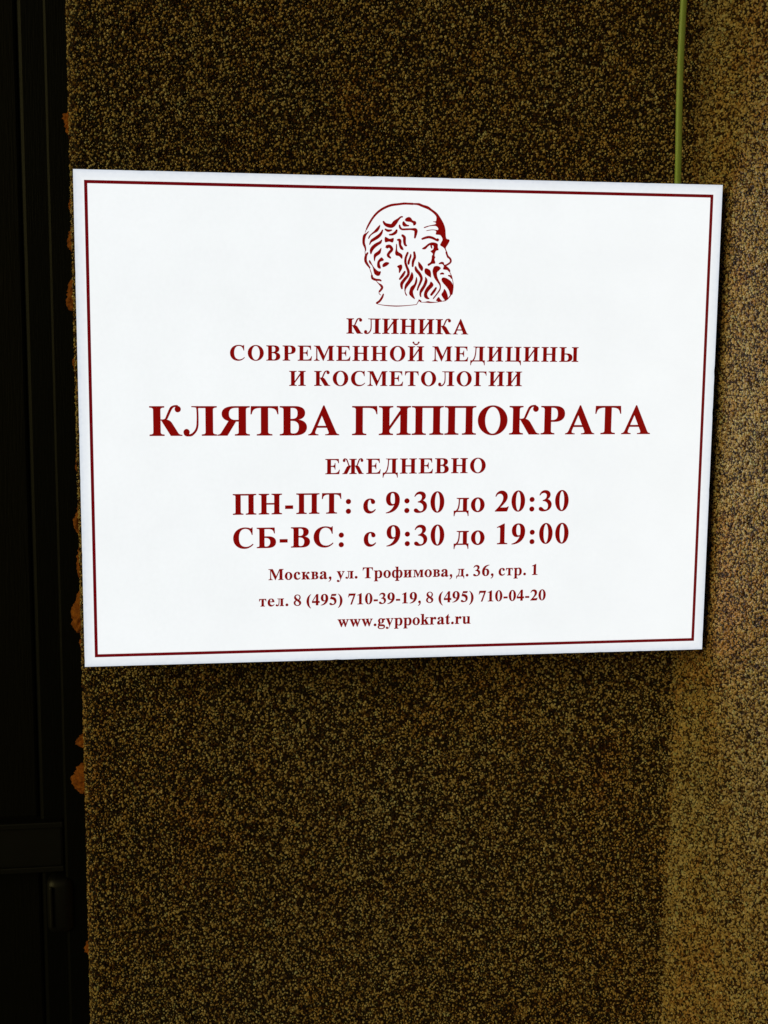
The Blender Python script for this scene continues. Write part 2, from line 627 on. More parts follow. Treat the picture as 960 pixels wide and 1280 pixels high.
def stroke(pts, n=5):
    c = catmull(pts, n)
    Lf, Rt = [], []
    for i, (x, y, w) in enumerate(c):
        a, b = c[max(0, i - 1)], c[min(len(c) - 1, i + 1)]
        dx, dy = b[0] - a[0], b[1] - a[1]
        l = math.hypot(dx, dy) or 1
        nx, ny = -dy / l * w / 2, dx / l * w / 2
        Lf.append((x + nx, y + ny))
        Rt.append((x - nx, y - ny))
    (x, y, w), (x2, y2, _) = c[-1], c[-2]
    l = math.hypot(x - x2, y - y2) or 1
    tip = [(x + (x - x2) / l * w * .4, y + (y - y2) / l * w * .4)]
    (x, y, w), (x2, y2, _) = c[0], c[1]
    l = math.hypot(x - x2, y - y2) or 1
    tail = [(x + (x - x2) / l * w * .4, y + (y - y2) / l * w * .4)]
    return Lf + tip + Rt[::-1] + tail


def inside(poly, x, y):
    """non-zero winding, so a stroke that crosses itself stays filled"""
    w, n = 0, len(poly)
    x0, y0 = poly[-1]
    for x1, y1 in poly:
        if (y0 <= y) != (y1 <= y):
            if x0 + (y - y0) / (y1 - y0) * (x1 - x0) > x:
                w += 1 if y1 > y0 else -1
        x0, y0 = x1, y1
    return w != 0


def solve(ops):
    """union / cut a list of (sign, polygon) into non-overlapping triangles"""
    vs, es = [], []
    for _, p in ops:
        b = len(vs)
        vs += [Vector(q) for q in p]
        es += [(b + i, b + (i + 1) % len(p)) for i in range(len(p))]
    r = delaunay_2d_cdt(vs, es, [], 0, 1e-4)
    V, F = r[0], r[2]
    out = []
    boxes = [(min(q[0] for q in p), max(q[0] for q in p), min(q[1] for q in p), max(q[1] for q in p)) for _, p in ops]
    for f in F:
        x = sum(V[i].x for i in f) / len(f)
        y = sum(V[i].y for i in f) / len(f)
        on = False
        for (s, p), bx in zip(ops, boxes):
            want = s > 0
            if on != want and bx[0] < x < bx[1] and bx[2] < y < bx[3] and inside(p, x, y):
                on = want
        if on:
            out.append(tuple(f))
    return [(v.x, v.y) for v in V], out


def mir(p, w):
    return [(w - x, y) for x, y in p][::-1]


GL = {}


def glyph(ch, adv, *ops):
    GL[ch] = (adv, [(o if isinstance(o[0], int) else (1, o)) for o in ops])


def cut(p):
    return (-1, p)


ARM_K = [stroke([(262, 356, 22), (330, 354, 26), (386, 378, 42), (430, 470, 50), (470, 560, 50), (510, 630, 50), (570, 664, 36), (640, 664, 44)]), ell(648, 597, 65, 68)]
LEG_K = path('M 290 350 L 400 362 Q 478 348 520 278 L 655 56 Q 682 20 742 18 L 742 0 L 490 0 L 290 330 Z')
TTOP = path('M 28 662 L 637 662 L 646 482 L 626 482 Q 612 560 572 592 Q 532 622 440 624 L 228 624 Q 138 622 98 592 Q 56 560 42 482 L 20 482 Z')
GARM = path('M 250 662 L 592 662 L 600 480 L 581 480 Q 562 572 512 600 Q 472 624 380 624 L 250 624 Z')
BLOW = path('M 250 0 L 370 0 C 545 0 636 70 636 190 C 636 310 545 375 380 375 L 250 375 Z')
glyph('К', 768, stem(105, 262, 0, 662), *ARM_K, LEG_K)
glyph('Л', 775, stem(505, 668, 0, 662, 0), rect(300, 624, 510, 662), path('M 192 662 L 340 662 L 340 600 L 300 600 L 300 628 Q 270 643 192 645 Z'),
      stroke([(318, 655, 34), (326, 500, 34), (326, 350, 36), (318, 210, 40), (282, 110, 44), (200, 22, 44), (130, 5, 36), (90, 12, 24)]), ell(78, 80, 66, 70),
      path('M 15 70 Q 20 -12 105 -14 Q 180 -12 220 20 L 190 50 Q 150 18 120 40 L 130 80 Z'))
glyph('И', 778, stem(105, 262, 0, 662), stem(518, 675, 0, 662), path('M 250 95 L 250 180 L 530 592 L 530 490 Z'))
glyph('Й', 778, stem(105, 262, 0, 662), stem(518, 675, 0, 662), path('M 250 95 L 250 180 L 530 592 L 530 490 Z'),
      stroke([(275, 850, 40), (305, 775, 44), (390, 745, 52), (475, 775, 44), (505, 850, 40)]), ell(270, 838, 38, 34), ell(510, 838, 38, 34))
glyph('Н', 778, stem(105, 262, 0, 662), stem(518, 675, 0, 662), rect(250, 318, 530, 360))
glyph('П', 778, stem(105, 262, 0, 662, 85, 0), stem(518, 675, 0, 662, 0), rect(250, 622, 530, 662))
glyph('Г', 630, stem(105, 262, 0, 662, 85, 0), GARM)
glyph('А', 722, path('M 352 676 L 374 676 L 640 70 Q 660 22 714 18 L 714 0 L 398 0 L 398 18 Q 478 20 478 52 Q 478 68 468 92 L 434 172 L 205 172 L 178 107 Q 165 75 165 57 Q 165 20 238 18 L 238 0 L 9 0 L 9 18 Q 65 22 92 82 Z'),
      cut([(218, 212), (418, 212), (318, 448)]))
glyph('О', 778, ell(389, 331, 350, 345, 56), cut(ell(389, 331, 182, 314, 56)))
glyph('С', 722, path('M 655 676 L 637 676 Q 630 645 608 645 Q 590 645 540 662 Q 480 677 412 677 C 200 677 38 530 38 327 C 38 125 190 -16 395 -16 Q 560 -16 680 120 L 664 138 Q 560 38 450 38 C 300 38 213 130 213 335 C 213 540 300 642 425 642 Q 590 642 636 440 L 655 440 Z'))
glyph('В', 667, stem(105, 262, 0, 662, 85, 0, 85, 0), path('M 250 662 L 350 662 C 520 662 592 600 592 510 C 592 430 540 375 440 357 C 560 340 634 280 634 185 C 634 70 540 0 370 0 L 250 0 Z'),
      cut(path('M 262 625 L 300 625 C 390 625 425 590 425 505 C 425 410 390 372 290 372 L 262 372 Z')),
      cut(path('M 262 332 L 300 332 C 400 332 455 280 455 190 C 455 90 410 38 330 38 C 280 38 262 50 262 90 Z')))
glyph('Б', 667, stem(105, 262, 0, 662, 85, 0, 85, 0), GARM, BLOW, cut(path('M 262 334 L 300 334 C 400 334 458 285 458 190 C 458 90 400 38 320 38 C 278 38 262 48 262 80 Z')))
glyph('Р', 611, stem(105, 262, 0, 662, 85, 0, 85, 85), path('M 250 662 L 350 662 C 510 662 592 595 592 480 C 592 365 500 295 350 295 L 250 295 Z'),
      cut(path('M 262 625 L 300 625 C 385 625 425 580 425 480 C 425 375 390 332 290 332 L 262 332 Z')))
glyph('Е', 667, stem(105, 262, 0, 662, 85, 0, 85, 0), path('M 250 662 L 605 662 L 610 480 L 592 480 Q 575 565 530 595 Q 495 622 400 622 L 250 622 Z'),
      path('M 250 362 L 320 362 C 400 362 430 400 440 480 L 458 480 L 458 205 L 440 205 C 430 290 395 322 330 322 L 250 322 Z'),
      path('M 250 0 L 625 0 L 650 190 L 630 190 C 590 80 530 42 410 42 L 250 42 Z'))
glyph('Т', 667, stem(254, 412, 0, 662, 0, 0, 95, 95), TTOP)
glyph('М', 944, path('M 15 662 L 270 662 L 480 215 L 680 662 L 925 662 L 925 644 Q 850 640 850 570 L 850 90 Q 850 22 925 18 L 925 0 L 605 0 L 605 18 Q 690 22 690 90 L 690 560 L 440 0 L 425 0 L 165 555 L 165 140 Q 165 25 262 18 L 262 0 L 15 0 L 15 18 Q 122 25 122 140 L 122 570 Q 122 640 15 644 Z'))
_r = [[(x * .82 + (588 - 262 * .82), y) for x, y in p] for p in ARM_K + [LEG_K]]
glyph('Ж', 1020, stem(432, 588, 0, 662, 80, 80, 80, 80), *_r, *[mir(p, 1020) for p in _r])
_f = path('M 25 42 L 220 42 L 220 0 L 160 0 Q 62 -15 45 -172 L 25 -172 Z')
glyph('Д', 712, stem(440, 600, 0, 662, 0, 85, 0, 0), rect(250, 624, 450, 662), path('M 165 662 L 320 662 L 320 600 L 255 600 L 255 628 Q 225 643 165 645 Z'),
      stroke([(272, 655, 36), (268, 480, 38), (248, 300, 42), (200, 130, 46), (120, 20, 50)]), rect(60, 0, 660, 42), _f, mir(_f, 712))
glyph('Ц', 775, stem(105, 262, 0, 662, 85, 85, 85, 0), stem(518, 675, 0, 662, 85, 85, 0, 0), rect(250, 0, 745, 42), path('M 560 42 L 748 42 L 748 -165 L 728 -165 Q 708 -15 610 0 L 560 0 Z'))
glyph('Ы', 925, stem(105, 262, 0, 662, 85, 85, 85, 0), BLOW, cut(path('M 262 336 L 300 336 C 400 336 458 285 458 190 C 458 90 400 38 320 38 C 278 38 262 48 262 80 Z')), stem(685, 840, 0, 662, 78, 78, 78, 78))
glyph('Я', 735, stem(478, 640, 0, 662, 0, 85, 85, 85), path('M 490 662 L 380 662 C 200 662 99 600 99 492 C 99 400 170 330 330 318 L 490 318 Z'),
      cut(path('M 478 628 L 420 628 C 310 628 256 590 256 490 C 256 395 310 352 400 352 L 478 352 Z')), path('M 255 335 L 420 325 L 224 0 L 0 0 L 0 18 Q 55 22 80 55 Z'))
# small letters
SO = [ell(250, 228, 226, 243), cut(ell(250, 228, 92, 210))]
glyph('о', 500, *SO); glyph('o', 500, *SO)
glyph('с', 444, path('M 428 108 L 412 122 Q 340 55 285 55 C 200 55 162 130 162 240 C 162 360 190 438 240 438 C 275 438 270 400 275 370 C 280 320 300 300 340 300 C 380 300 405 325 405 360 C 405 420 340 473 250 473 C 120 473 25 370 25 225 C 25 80 110 -14 230 -14 Q 350 -14 428 108 Z'))
glyph('е', 444, path('M 425 112 L 408 122 Q 355 60 295 60 C 210 60 158 130 155 255 L 425 255 C 425 395 350 473 235 473 C 115 473 25 370 25 225 C 25 80 105 -14 225 -14 Q 350 -14 425 112 Z'),
      cut(path('M 155 290 L 300 290 C 300 400 280 440 232 440 C 175 440 157 380 155 290 Z')))
SA = [path('M 280 320 C 280 400 265 435 220 435 C 185 435 165 420 180 385 C 200 340 175 300 125 300 C 80 300 55 330 55 360 C 55 420 130 473 240 473 C 370 473 418 420 418 320 L 418 120 C 418 75 425 60 445 60 Q 462 60 478 78 L 488 65 Q 445 -12 375 -12 C 320 -12 285 20 280 70 Z'),
      path('M 285 290 C 130 238 25 190 25 95 C 25 30 70 -12 140 -12 C 200 -12 240 15 300 80 L 300 290 Z'),
      cut(path('M 281 108 C 255 72 235 64 212 64 C 178 64 160 88 160 128 C 160 190 210 225 281 250 Z'))]
glyph('а', 500, *SA); glyph('a', 500, *SA)
glyph('в', 480, stem(80, 208, 0, 460, 62, 0, 62, 0), path('M 200 460 L 280 460 C 385 460 432 415 432 350 C 432 290 390 255 325 247 C 408 237 456 190 456 125 C 456 45 385 0 270 0 L 200 0 Z'),
      cut(path('M 208 427 L 240 427 C 285 427 304 400 304 348 C 304 290 285 262 235 262 L 208 262 Z')), cut(path('M 208 228 L 245 228 C 302 228 325 195 325 130 C 325 65 304 34 250 34 L 208 34 Z')))
glyph('к', 536, stem(80, 212, 0, 460, 62, 62, 62, 62), stroke([(205, 243, 26), (285, 250, 34), (335, 325, 44), (370, 400, 44), (420, 440, 44), (450, 438, 44)]), ell(448, 398, 50, 48),
      path('M 215 248 L 320 262 Q 372 250 398 200 L 472 50 Q 492 20 538 18 L 538 0 L 352 0 L 215 235 Z'))
SY = [path('M 10 460 L 250 460 L 250 442 Q 205 440 205 415 Q 205 400 215 375 L 300 170 L 372 355 Q 382 380 382 400 Q 382 440 325 442 L 325 460 L 488 460 L 488 442 Q 445 438 420 375 L 260 -30 C 215 -150 170 -205 100 -205 C 50 -205 20 -175 20 -140 C 20 -100 45 -75 85 -75 C 125 -75 140 -100 145 -130 C 150 -155 165 -160 180 -150 C 205 -135 222 -80 240 -25 L 80 360 Q 50 435 10 442 Z')]
glyph('у', 500, *SY); glyph('y', 500, *SY)
glyph('л', 500, stem(310, 440, 0, 460, 0, 62, 62, 62), rect(195, 428, 320, 460), path('M 110 460 L 230 460 L 230 420 L 190 420 Q 170 442 110 443 Z'),
      stroke([(207, 450, 30), (208, 330, 32), (205, 210, 34), (185, 95, 40), (135, 20, 42), (85, 8, 34)]), ell(62, 52, 50, 54))
SP = [stem(85, 215, -205, 460, 68, 0, 62, 62), path('M 205 410 Q 260 473 345 473 C 460 473 530 375 530 235 C 530 90 460 -14 345 -14 Q 270 -14 205 50 Z'),
      cut(path('M 215 365 L 215 95 Q 245 32 300 32 C 365 32 392 110 392 230 C 392 350 365 427 305 427 Q 250 427 215 365 Z'))]
glyph('р', 556, *SP); glyph('p', 556, *SP)
glyph('ф', 700, ell(195, 229, 172, 243), cut(ell(222, 229, 72, 200)), ell(505, 229, 172, 243), cut(ell(478, 229, 72, 200)), stem(288, 412, -205, 676, 62, 0, 62, 62))
glyph('и', 556, stem(80, 210, 0, 460, 60, 60, 60, 60), stem(346, 476, 0, 460, 60, 60, 60, 60), path('M 200 60 L 200 130 L 356 405 L 356 325 Z'))
glyph('м', 694, path('M 15 460 L 225 460 L 350 175 L 465 460 L 680 460 L 680 442 Q 628 440 628 395 L 628 65 Q 628 20 680 18 L 680 0 L 440 0 L 440 18 Q 495 20 495 65 L 495 380 L 340 0 L 318 0 L 145 385 L 145 75 Q 145 22 208 18 L 208 0 L 15 0 L 15 18 Q 107 22 107 75 L 107 395 Q 107 440 15 442 Z'))
glyph('т', 440, stem(155, 285, 0, 460, 0, 0, 62, 62), path('M 15 460 L 425 460 L 432 315 L 414 315 Q 395 422 300 427 L 140 427 Q 45 422 26 315 L 8 315 Z'))
_f = path('M 15 36 L 150 36 L 150 0 L 110 0 Q 45 -12 33 -135 L 15 -135 Z')
glyph('д', 520, stem(322, 450, 0, 460, 0, 62, 0, 0), rect(185, 428, 332, 460), path('M 110 460 L 240 460 L 240 420 L 180 420 Q 165 442 110 443 Z'),
      stroke([(195, 450, 30), (192, 320, 32), (180, 200, 36), (150, 95, 40), (85, 12, 46)]), rect(40, 0, 480, 36), _f, mir(_f, 520))
# figures
D6 = [path('M 475 688 L 475 670 C 340 640 240 540 205 410 Q 250 440 305 440 C 410 440 475 350 475 225 C 475 85 385 -14 255 -14 C 115 -14 28 90 28 255 C 28 500 200 688 475 688 Z')]
D6c = path('M 190 370 Q 180 320 180 240 C 180 100 205 20 262 20 C 312 20 335 90 335 205 C 335 330 310 392 255 392 Q 220 392 190 370 Z')
glyph('0', 500, ell(250, 337, 226, 351), cut(ell(250, 337, 86, 322)))
glyph('1', 500, stem(178, 322, 0, 610, 0, 0, 100, 100), path('M 322 688 L 300 688 L 68 572 L 68 554 Q 110 570 135 570 Q 178 570 178 510 L 322 510 Z'))
glyph('2', 500, path('M 478 155 L 458 160 Q 425 125 380 125 L 190 125 C 300 240 435 350 435 490 C 435 610 350 688 240 688 C 130 688 50 610 30 500 L 50 495 Q 90 590 175 590 C 250 590 295 535 295 450 C 295 330 200 200 20 18 L 20 0 L 425 0 Z'))
glyph('3', 500, path('M 35 530 C 70 640 140 688 230 688 C 340 688 405 625 405 540 C 405 480 370 430 310 395 C 400 355 450 295 450 210 C 450 80 335 -14 170 -14 C 75 -14 20 20 20 70 C 20 105 45 128 82 128 C 150 128 165 35 235 35 C 300 35 335 90 335 165 C 335 270 260 330 150 335 L 150 355 C 235 375 285 430 285 510 C 285 570 245 605 190 605 C 130 605 85 575 55 522 Z'))
glyph('4', 500, path('M 285 688 L 390 688 L 390 255 L 475 255 L 475 150 L 390 150 L 390 0 L 255 0 L 255 150 L 18 150 L 18 245 Z'), cut([(255, 255), (255, 555), (65, 255)]))
glyph('5', 500, path('M 160 676 L 445 676 L 405 565 L 160 565 L 140 500 C 330 495 450 400 450 235 C 450 85 330 -14 160 -14 C 75 -14 25 20 25 65 C 25 100 50 122 85 122 C 150 122 165 45 225 45 C 290 45 330 100 330 180 C 330 300 230 370 65 375 Z'))
glyph('6', 500, *D6, cut(D6c))
glyph('9', 500, *[[(500 - x, 674 - y) for x, y in p] for p in D6], cut([(500 - x, 674 - y) for x, y in D6c]))
glyph('7', 500, path('M 55 676 L 470 676 L 470 660 L 245 0 L 160 0 L 355 560 L 160 560 C 90 560 60 520 38 450 L 20 455 Z'))
glyph('8', 500, ell(248, 508, 196, 180), ell(250, 172, 224, 186), cut(path('M 300 375 C 365 430 375 480 375 530 C 375 610 320 655 255 655 C 195 655 150 620 150 565 C 150 500 210 440 300 375 Z')),
      cut(path('M 200 310 C 140 260 125 215 125 160 C 125 75 180 22 250 22 C 320 22 362 65 362 125 C 362 190 310 240 200 310 Z')))
PL = path('M 305 688 C 130 600 45 430 45 250 C 45 70 130 -100 305 -190 L 305 -172 C 220 -90 185 50 185 250 C 185 450 220 590 305 670 Z')
glyph('(', 333, PL); glyph(')', 333, mir(PL, 333))
glyph('-', 333, rect(42, 172, 290, 275))
glyph(':', 333, ell(166, 66, 80, 80, 24), ell(166, 385, 80, 80, 24))
glyph('.', 250, ell(125, 64, 78, 78, 24))
glyph(',', 250, ell(118, 68, 76, 76, 24), path('M 194 66 C 200 -50 150 -130 40 -175 L 33 -155 C 100 -120 130 -70 122 0 Z'))
# latin of the web address
glyph('w', 722, path('M 10 460 L 235 460 L 235 442 Q 195 440 208 395 L 288 185 L 345 335 L 322 400 Q 310 440 270 442 L 270 460 L 485 460 L 485 442 Q 435 440 450 395 L 525 185 L 590 370 Q 610 435 550 442 L 550 460 L 712 460 L 712 442 Q 670 435 650 380 L 510 -14 L 480 -14 L 375 255 L 265 -14 L 235 -14 L 80 370 Q 50 435 10 442 Z'))
glyph('g', 500, ell(225, 310, 180, 163), path('M 300 445 L 480 445 L 480 372 L 380 372 Z'),
      path('M 110 195 C 60 140 45 115 45 85 C 45 55 60 35 90 20 C 45 0 25 -35 25 -75 C 25 -155 110 -205 235 -205 C 380 -205 475 -150 475 -55 C 475 40 410 85 290 85 L 200 85 C 165 85 150 95 150 110 C 150 130 165 150 210 165 Z'),
      cut(path('M 125 -15 C 100 -40 100 -70 100 -90 C 100 -140 160 -165 245 -165 C 340 -165 400 -130 400 -80 C 400 -40 370 -25 310 -22 Z')), cut(ell(225, 310, 62, 133)))
glyph('k', 556, stem(80, 212, 0, 676, 62, 0, 62, 62), path('M 205 200 L 205 250 L 340 385 Q 365 410 365 425 Q 365 440 320 442 L 320 460 L 520 460 L 520 442 Q 470 440 410 385 L 350 325 L 480 75 Q 510 25 545 18 L 545 0 L 300 0 L 300 18 Q 345 22 330 55 L 260 230 Z'))
glyph('r', 444, stem(75, 207, 0, 460, 62, 0, 62, 68), path('M 200 320 C 230 430 280 473 335 473 C 385 473 420 440 420 390 C 420 345 395 320 355 320 C 310 320 305 365 280 365 C 250 365 215 320 200 270 Z'))
glyph('t', 333, path('M 215 630 L 215 460 L 310 460 L 310 425 L 215 425 L 215 110 C 215 70 225 58 245 58 Q 270 58 295 100 L 310 90 Q 265 -12 180 -12 C 115 -12 80 20 80 95 L 80 425 L 18 425 L 18 443 C 90 490 150 550 198 630 Z'))
glyph('u', 556, path('M 15 460 L 205 460 L 205 130 C 205 85 225 65 260 65 Q 305 65 350 120 L 350 380 Q 350 440 290 442 L 290 460 L 480 460 L 480 90 Q 480 25 540 18 L 540 0 L 350 0 L 350 65 Q 280 -14 200 -14 C 120 -14 75 35 75 120 L 75 380 Q 75 440 15 442 Z'))

_cache = {}


def grow(p, d):
    """move every edge of a polygon outwards by d"""
    n = len(p)
    q = [p[i] for i in range(n) if math.dist(p[i], p[i - 1]) > 1.0]
    n = len(q)
    area = sum(q[i - 1][0] * q[i][1] - q[i][0] * q[i - 1][1] for i in range(n))
    sg = 1 if area > 0 else -1
    out = []
    for i in range(n):
        a, b, c = q[i - 1], q[i], q[(i + 1) % n]
        l1, l2 = math.dist(a, b) or 1, math.dist(b, c) or 1
        n1 = ((b[1] - a[1]) / l1 * sg, -(b[0] - a[0]) / l1 * sg)
        n2 = ((c[1] - b[1]) / l2 * sg, -(c[0] - b[0]) / l2 * sg)
        k = max(.45, 1 + n1[0] * n2[0] + n1[1] * n2[1])
        out.append((b[0] + (n1[0] + n2[0]) / k * d, b[1] + (n1[1] + n2[1]) / k * d))
    return out


def gtri(ch, w=0):
    if (ch, w) not in _cache:
        _cache[ch, w] = solve([(sg, grow(p, w * sg)) for sg, p in GL[ch][1]])
    return _cache[ch, w]


def word(acc, text, x0, x1, base, cap):
    """set a word so that its ink runs from x0 to x1 (0.1 mm), tracking evenly"""
    ref = 676.0 if cap < 0 else 662.0
    s = abs(cap) / ref
    inks = []
    for ch in text:
        vs = [v for o in GL[ch][1] if o[0] > 0 for v in o[1]]
        inks.append((min(v[0] for v in vs), max(v[0] for v in vs)))
    tot = sum(GL[c][0] for c in text) - inks[0][0] - (GL[text[-1]][0] - inks[-1][1])
    want = (x1 - x0) / s
    if len(text) > 1:
        track = (want - tot) / (len(text) - 1)
        kx = 1.0
        lo = -30
        if track < lo:
            kx = (want - lo * (len(text) - 1)) / tot
            track = lo
    else:
        track, kx = 0, 1
    pen = -inks[0][0] * kx
    if len(text) == 1:
        pen += (want - tot) / 2
    for ch in text:
        V, F = gtri(ch, 11 if cap < 110 else 7 if cap < 200 else 4)
        b = len(acc[0])
        acc[0].extend(((x0 + (pen + x * kx) * s) * 1e-4, FY, (base + y * s) * 1e-4) for x, y in V)
        acc[1].extend(tuple(b + i for i in f) for f in F)
        pen += GL[ch][0] * kx + track


FY = -0.0004
